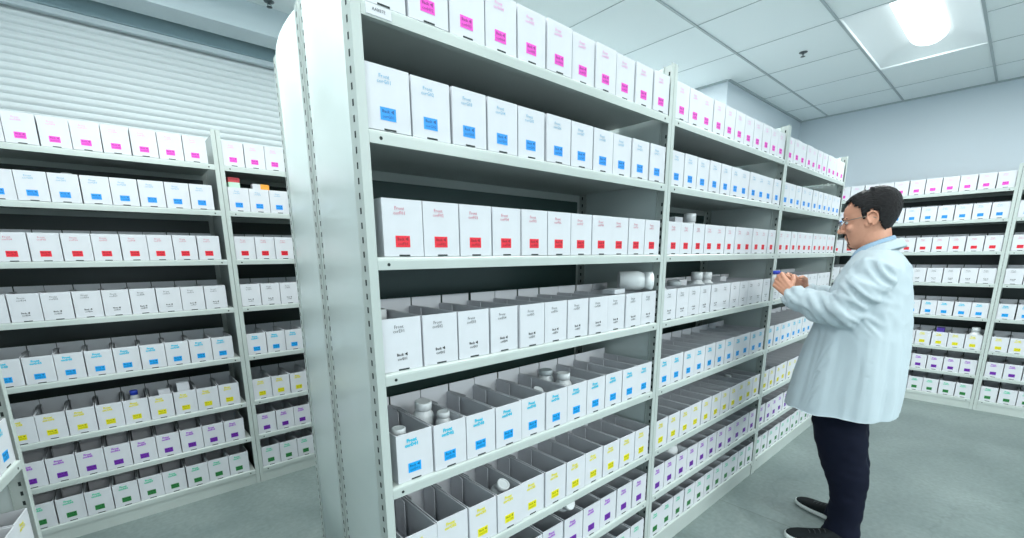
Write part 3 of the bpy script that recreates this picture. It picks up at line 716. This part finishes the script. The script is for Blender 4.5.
for s in (-1, 1):
    a = ARM[s]
    skin.tube([a[0], ((Vector(a[0]) + Vector(a[1])) / 2), a[1]], [0.052, 0.046, 0.040], sk, 14)
    skin.tube([a[1], (Vector(a[1]) * 0.6 + Vector(a[2]) * 0.4), a[2], a[3]], [0.041, 0.040, 0.030, 0.027], sk, 14)
    lx = 2.455 if s < 0 else 2.622; dy = 0 if s < 0 else 0.035
    skin.tube([(2.55 + s * 0.075, 0.44, 0.80), (lx, 0.445 + dy, 0.60), (lx - 0.012 * (s < 0), 0.405 + dy, 0.36), (lx - 0.02 * (s < 0), 0.375 + dy, 0.22), (lx - 0.022 * (s < 0), 0.375 + dy, 0.07)], [0.085, 0.075, 0.052, 0.047, 0.034], sk, 14)
    # foot inside the shoe
    dirv = Vector((-0.45, 0.89, 0)) if s < 0 else Vector((0.33, 0.94, 0))
    h0 = Vector((lx - 0.022 * (s < 0), 0.375 + dy, 0.055))
    skin.tube([h0 - dirv * 0.02, h0 + dirv * 0.05 - Vector((0, 0, 0.013)), h0 + dirv * 0.14 - Vector((0, 0, 0.022))], [0.026, 0.019, 0.012], sk, 10)
    # hand: palm of four metacarpals, five fingers curled round the bottle
    Wr = Vector(a[3]); K = Vector((2.408, 0.762, 1.228)) if s < 0 else Vector((2.552, 0.764, 1.226))
    d = (K - Wr).normalized(); nrm = Vector((-s, 0.10, 0.05)); nrm = (nrm - d * nrm.dot(d)).normalized()
    ac = d.cross(nrm).normalized()
    if ac.z < 0: ac = -ac                                  # towards the thumb: up and back
    for q, (o_, L, rr, c0) in enumerate(((0.027, 0.92, 0.0082, 0), (0.009, 1.0, 0.0086, 4), (-0.009, 0.95, 0.0082, 10), (-0.026, 0.78, 0.0072, 18))):
        b0 = Wr + ac * o_ * 0.55; k0 = K + ac * o_ - d * abs(o_) * 0.25
        skin.tube([b0, (b0 + k0) / 2 + nrm * 0.002, k0], [0.0135, 0.0135, 0.0110], sk, 10)
        p = k0; pts_ = [p]
        for sg, an in ((0.040, 28 + c0), (0.025, 82 + c0), (0.020, 128 + c0)):
            r_ = math.radians(an)
            p = p + (d * math.cos(r_) + nrm * math.sin(r_)) * sg * L; pts_.append(p)
        skin.tube(pts_, [rr * 1.05, rr, rr * 0.92, rr * 0.8], sk, 10)
    t0 = Wr + ac * 0.020 + d * 0.022; t1 = t0 + (ac * 0.62 + d * 0.55 + nrm * 0.25).normalized() * 0.036; t2 = t1 + (ac * 0.15 + d * 0.75 + nrm * 0.55).normalized() * 0.030; t3 = t2 + (d * 0.45 + nrm * 0.85 - ac * 0.1).normalized() * 0.024
    skin.tube([t0, t1, t2, t3], [0.0135, 0.0112, 0.0098, 0.0085], sk, 10)
body = add_part('body', skin, [('REMESH', dict(mode='VOXEL', voxel_size=0.0036)), ('SMOOTH', dict(factor=0.5, iterations=2))])

# hair, brows, stubble: shells over the head
def shell(cond, off, m, name, nz=46, nt=84, zmin=0.0, zmax=0.2368):
    b = MB(); k_ = b.mi(m); vs = []
    for i in range(nz + 1):
        z = zmin + (zmax - zmin) * i / nz
        vs.append([b.bm.verts.new(HX @ (head_pt(z, 2 * PI * j / nt, off(z, 2 * PI * j / nt)) + Vector((0, 0, max(0, (z - 0.17) / 0.067) * off(z, 2 * PI * j / nt))))) for j in range(nt)])
    for i in range(nz):
        for j in range(nt):
            j2 = (j + 1) % nt
            pm = head_pt(zmin + (zmax - zmin) * (i + 0.5) / nz, 2 * PI * (j + 0.5) / nt)
            if cond(pm):
                f = b.bm.faces.new((vs[i][j], vs[i][j2], vs[i + 1][j2], vs[i + 1][j])); f.material_index = k_; f.smooth = True
    if zmax > 0.23:
        f = b.bm.faces.new(vs[-1]); f.material_index = k_
    for v in [v for v in b.bm.verts if not v.link_faces]: b.bm.verts.remove(v)
    return b
def hair_cond(p):
    y, z, x = p.y, p.z, abs(p.x)
    w_ = 0.004 * math.sin(y * 300) + 0.003 * math.sin(x * 400 + z * 90)
    if y > 0.046: return z > 0.207 - 0.004 * (x < 0.03) + w_
    if y > 0.018: return z > 0.158 + (y - 0.018) * 1.7 + w_
    if y > 0.002: return z > 0.116 + w_
    if y > -0.034: return z > 0.150 + w_ - 0.0012 * max(0, (-y - 0.02) * 1000) * 0.6
    return z > 0.030 + max(0, y + 0.07) * 1.3 + w_
def hair_off(z, th):
    base = 0.0040 + 0.006 * min(1, max(0, (z - 0.10) / 0.085))
    if math.cos(th) < -0.2: base += 0.007 * min(1, max(0, (z - 0.05) / 0.05))
    if math.cos(th) > 0.3: base += 0.003 * min(1, max(0, (z - 0.19) / 0.03))
    return base + 0.0038 * noise.noise(Vector((math.cos(th) * 11, math.sin(th) * 11, z * 110))) * (1 if z > 0.12 else 0.3)
add_part('hair', shell(hair_cond, hair_off, M['hair'], 'hair'), [('SOLIDIFY', dict(thickness=0.005, offset=-1.0))])
def beard_cond(p):
    x, y, z = abs(p.x), p.y, p.z
    if y < 0.055: return False
    chin = z < 0.026 and x < 0.020
    tache = 0.065 < z < 0.073 and x < 0.026
    side = 0.024 < x < 0.028 and 0.02 < z <= 0.066
    return chin or tache or side
add_part('beard', shell(beard_cond, lambda z, th: 0.0018, M['beard'], 'beard', 44, 120, -0.004, 0.09), [('SOLIDIFY', dict(thickness=0.003, offset=-1.0))])
for s in (-1, 1):
    add_part('eyebrow', MB().tube(xf([(s * 0.013, 0.0955, 0.1395), (s * 0.028, 0.0945, 0.1450), (s * 0.040, 0.0865, 0.1445), (s * 0.050, 0.0760, 0.1385)]), [0.0030, 0.0038, 0.0034, 0.0018], M['hair'], 8))
    ey = add_part('eye', MB().ellipsoid(HX @ Vector((s * 0.031, 0.0785, 0.121)), (0.0105, 0.0105, 0.0075), M['eye'], 14, HR))
    add_part('iris', MB().ellipsoid(HX @ Vector((s * 0.031, 0.0875, 0.1195)), (0.0046, 0.0024, 0.0046), M['ink'], 12, HR), parent=ey)
    add_part('eyelash', MB().tube(xf([(s * 0.020, 0.0865, 0.123), (s * 0.031, 0.0905, 0.1265), (s * 0.043, 0.0835, 0.123)]), 0.0014, M['hair'], 6), parent=ey)
gl = MB()
for s in (-1, 1):
    c = Vector((s * 0.033, 0.109, 0.119)); fr = []
    for i in range(24):
        a = 2 * PI * i / 24; ca, sa = math.cos(a), math.sin(a)
        fr.append(c + Vector((0.026 * math.copysign(abs(ca) ** 0.6, ca), -0.006 * abs(ca) * (s * ca > 0), 0.0175 * math.copysign(abs(sa) ** 0.6, sa))))
    gl.tube(xf(fr + [fr[0]]), 0.0010, M['glass_frame'], 6, capround=False)
    gl.tube(xf([(s * 0.059, 0.103, 0.128), (s * 0.070, 0.092, 0.128), (s * 0.0775, 0.03, 0.1275), (s * 0.0800, -0.005, 0.1255), (s * 0.0800, -0.030, 0.108)]), 0.0015, M['glass_frame'], 6)
gl.tube(xf([(-0.009, 0.109, 0.124), (0, 0.112, 0.126), (0.009, 0.109, 0.124)]), 0.0011, M['glass_frame'], 6)
glo = add_part('glasses', gl)
for s in (-1, 1):
    b = MB(); c = Vector((s * 0.033, 0.1088, 0.119))
    for yy in (0.0, 0.0012):
        b.loft([xf([c + Vector((0.0255 * math.copysign(abs(math.cos(2 * PI * i / 24)) ** 0.6, math.cos(2 * PI * i / 24)), yy + k_ * 0.0012, 0.017 * math.copysign(abs(math.sin(2 * PI * i / 24)) ** 0.6, math.sin(2 * PI * i / 24)))) for i in range(24)]) for k_ in (0, 1)], M['lensglass'], smooth=False)
        break
    add_part('lens', b, parent=glo)

# coat: trunk and sleeves fused into one cloth surface, then creased
ct = MB(); cm_ = M['coat']; nn = 48
CT = [(0.56, 0.268, 0.694, 0.264), (0.64, 0.264, 0.690, 0.258), (0.78, 0.258, 0.672, 0.248), (0.945, 0.266, 0.640, 0.236), (1.05, 0.276, 0.612, 0.228), (1.157, 0.290, 0.580, 0.222), (1.24, 0.300, 0.555, 0.212),
      (1.295, 0.316, 0.530, 0.186), (1.335, 0.336, 0.505, 0.142), (1.365, 0.360, 0.490, 0.095)]
rings = []
for z, yb_, yf_, hw in CT:
    ring = []
    for i in range(nn):
        a = 2 * PI * i / nn; ca, sa = math.cos(a), math.sin(a)
        x = 2.55 + hw * math.copysign(abs(ca) ** 0.85, ca); y = (yb_ + yf_) / 2 + (yf_ - yb_) / 2 * math.copysign(abs(sa) ** 0.85, sa)
        zz = z
        ring.append(Vector((x, y, zz)))
    rings.append(ring)
ct.loft(rings, cm_)
for s in (-1, 1):
    a = [Vector(p) for p in ARM[s]]
    up = [a[0] + Vector((-s * 0.05, 0.0, 0.006)), a[0], a[0] * 0.6 + a[1] * 0.4 + Vector((s * 0.008, -0.004, 0.0)), a[1] + Vector((0, -0.004, 0.004)), a[1] * 0.62 + a[2] * 0.38, a[1] * 0.25 + a[2] * 0.75, a[2] + (a[2] - a[1]).normalized() * 0.006]
    ct.tube(up, [0.080, 0.086, 0.085, 0.074, 0.068, 0.058, 0.053], cm_, 20)
coat = add_part('lab_coat', ct, [('REMESH', dict(mode='VOXEL', voxel_size=0.0075)), ('SMOOTH', dict(factor=0.6, iterations=6))])
def crease(me):
    for v in me.vertices:
        p = v.co + Vector((PX, PY, 0)); nrm = v.normal.copy()
        x, y, z = p
        lw = min(1.0, max(0.0, (1.16 - z) / 0.35))
        ang = math.atan2(y - 0.45, x - 2.55)
        d = 0.013 * lw * noise.noise(Vector((math.cos(ang) * 3.6, math.sin(ang) * 3.6, z * 1.1 + 3.0)))
        d += 0.006 * lw * noise.noise(Vector((math.cos(ang) * 8.5 + z * 1.5, math.sin(ang) * 8.5, z * 2.0)))
        d += 0.0022 * noise.noise(Vector((x * 22, y * 22, z * 14)))
        sm = lambda e0, e1, q: max(0.0, min(1.0, (q - e0) / (e1 - e0)))
        arm = max(sm(0.15, 0.21, abs(x - 2.55)), sm(0.60, 0.66, y)) * sm(0.99, 1.06, z)
        q = noise.noise(Vector((x * 7, (y * 0.8 - z * 0.75) * 30, (y * 0.75 + z * 0.8) * 7)))
        d += arm * (0.013 * (0.6 - abs(q) * 2.0) + 0.006 * noise.noise(Vector((x * 30, y * 34, z * 20))))
        q = noise.noise(Vector((x * 6, y * 14 - z * 12, z * 6 + y * 6)))
        d += (1 - arm) * sm(0.95, 1.08, z) * 0.0055 * (0.6 - abs(q) * 2.0)
        if x < 2.55 and z < 1.04:                       # long fold falling from the elbow, and a fainter one behind it
            for y0, k0, wd, am in ((0.50, 0.16, 0.020, 0.016), (0.37, -0.05, 0.022, 0.007)):
                t_ = (y - (y0 + (1.0 - z) * k0)) / wd
                d += am * math.exp(-t_ * t_) * sm(1.04, 0.90, z) * max(0.0, -nrm.x) ** 1.5
        v.co += nrm * d
    for v in me.vertices:                               # straight hem
        hz = 0.632 - 0.045 * (v.co.x + PX - 2.55) + 0.003 * math.sin(v.co.y * 40)
        if v.co.z < hz: v.co.z = hz - 0.15 * (hz - v.co.z) * 0.02
crease(coat.data); coat.data.update()
def band(c, r0, r1, h, tilt, t_, m, gap=0.0, front_drop=0.0, n_=40):
    """An open standing collar round the neck; gap is the opening angle at the front."""
    b = MB(); k_ = b.mi(m); c = Vector(c); outer = []; inner = []
    for i in range(n_ + 1):
        a = PI / 2 + gap / 2 + (2 * PI - gap) * i / n_
        dv = Vector((math.cos(a), math.sin(a) * 1.05, 0)); fr_ = max(0, math.sin(a))
        lo_ = c + dv * r0 + Vector((0, 0, -tilt * dv.y * r0 - front_drop * fr_ ** 3)); hi_ = c + dv * r1 + Vector((0, 0, h - tilt * dv.y * r1 * 1.1 - front_drop * 0.6 * fr_ ** 3))
        outer.append((lo_, hi_)); inner.append((lo_ - dv * t_, hi_ - dv * t_))
    rings = [[o_[0], o_[1] + Vector((0, 0, 0.0)), i_[1], i_[0]] for o_, i_ in zip(outer, inner)]
    return b.loft(rings, m, smooth=False)
add_part('collar', band((2.55, 0.432, 1.338), 0.098, 0.076, 0.046, 0.38, 0.006, M['coat'], 1.0, 0.050), [('SUBSURF', dict(levels=1))], parent=coat)
add_part('shirt_collar', band((2.55, 0.446, 1.352), 0.080, 0.066, 0.046, 0.40, 0.004, M['shirt'], 0.15, 0.030), [('SUBSURF', dict(levels=1))])
# trousers
tr = MB(); tm_ = M['trouser']
for s, lx, dy in ((-1, 2.455, 0.0), (1, 2.620, 0.032)):
    rr = [(0.86, 0.44, 0.085, 0.115), (0.70, 0.455, 0.092, 0.112), (0.577, 0.455, 0.090, 0.106), (0.454, 0.432, 0.084, 0.099), (0.352, 0.402, 0.078, 0.088), (0.28, 0.386, 0.070, 0.074), (0.20, 0.380, 0.066, 0.066), (0.12, 0.382, 0.064, 0.064), (0.06, 0.386, 0.066, 0.070), (0.038, 0.390, 0.067, 0.074)]
    tr.loft([oval((lx - (0.022 * (0.86 - z) / 0.8 if s < 0 else 0), y + dy * min(1, (0.86 - z) / 0.4), z), rx, ry, 28) for z, y, rx, ry in rr], tm_)
tr.loft([oval((2.54, 0.44, 0.72), 0.10, 0.09), oval((2.54, 0.44, 0.80), 0.16, 0.12), oval((2.54, 0.44, 0.93), 0.17, 0.125)], tm_)
tro = add_part('trousers', tr, [('REMESH', dict(mode='VOXEL', voxel_size=0.008)), ('SMOOTH', dict(factor=0.5, iterations=4))])
for v in tro.data.vertices:
    p = v.co; v.co += v.normal * (0.006 * noise.noise(Vector((p.x * 9, p.y * 9 + p.z * 6, p.z * 13))) + 0.004 * noise.noise(Vector((p.x * 20, p.y * 20, p.z * 34))))
# shoes
def shoe(heel, toe):
    h, t_ = Vector(heel), Vector(toe); L = (t_ - h).length; d = (t_ - h) / L; sd = Vector((d.y, -d.x, 0))
    secs = [(0.0, 0.020, 0.052), (0.03, 0.029, 0.066), (0.10, 0.035, 0.076), (0.25, 0.036, 0.080), (0.38, 0.037, 0.078), (0.50, 0.041, 0.064), (0.64, 0.046, 0.051), (0.80, 0.046, 0.043), (0.91, 0.037, 0.037), (0.97, 0.024, 0.032), (1.0, 0.010, 0.027)]
    def sec(u, w_, z0, z1, ex):
        c = h + d * (u * L); r_ = []
        for i in range(16):
            a = 2 * PI * i / 16; ca, sa = math.cos(a), math.sin(a)
            r_.append(c + sd * w_ * math.copysign(abs(ca) ** ex, ca) + Vector((0, 0, (z0 + z1) / 2 + (z1 - z0) / 2 * math.copysign(abs(sa) ** ex, sa))))
        return r_
    s_ = add_part('shoe', MB().loft([sec(u, w_, 0.012, z1, 0.75) for u, w_, z1 in secs], M['shoe']))
    sl = [(max(0, u * 1.0), w_ + 0.003, 0.024) for u, w_, z1 in secs]
    add_part('sole', MB().loft([sec(-0.012 + u * 1.024, w_, 0.001, z1, 0.3) for u, w_, z1 in sl], M['sole']), parent=s_)
    la = MB()
    for u in (0.46, 0.53, 0.60, 0.67):
        zt = 0.070 - (u - 0.46) * 0.09; c = h + d * (u * L)
        la.tube([c - sd * 0.020 + Vector((0, 0, zt - 0.006)), c + Vector((0, 0, zt + 0.001)), c + sd * 0.020 + Vector((0, 0, zt - 0.006))], 0.0022, M['ink'], 6)
    add_part('laces', la, parent=s_)
shoe((2.432, 0.318, 0), (2.300, 0.572, 0))
shoe((2.600, 0.370, 0), (2.700, 0.636, 0))
# the small bottle in his hands
o = obj('medicine_bottle', BOT['blue'][0], None, (2.462, 0.790, 1.198)); o.scale = (0.95, 0.95, 0.72); obj('cap', BOT['blue'][1], o)
tag(o, 'small white bottle with a blue cap held in the man\'s hands', 'bottle', 'loose medicine bottles')


# ------------------------------------------------------------------ camera and render look
cd = bpy.data.cameras.new('camera'); cam = bpy.data.objects.new('camera', cd); COL.objects.link(cam)
cd.sensor_fit = 'HORIZONTAL'; cd.sensor_width = 36.0; cd.lens = F_PX / 1024 * 36.0
cd.shift_x = (512 - CX) / 1024; cd.shift_y = (CY - 269) / 1024; cd.clip_start = 0.02
cam.matrix_world = Matrix(((_r.x, _u.x, -_f.x, EYE.x), (_r.y, _u.y, -_f.y, EYE.y), (_r.z, _u.z, -_f.z, EYE.z), (0, 0, 0, 1)))
SC.camera = cam
w = bpy.data.worlds.new('world'); SC.world = w; w.use_nodes = True
w.node_tree.nodes['Background'].inputs[0].default_value = (0.78, 0.87, 0.91, 1); w.node_tree.nodes['Background'].inputs[1].default_value = 2.7
SC.view_settings.view_transform = 'Standard'; SC.view_settings.look = 'None'; SC.view_settings.gamma = 1.0; SC.view_settings.use_curve_mapping = False
SC.view_settings.exposure = 0.05
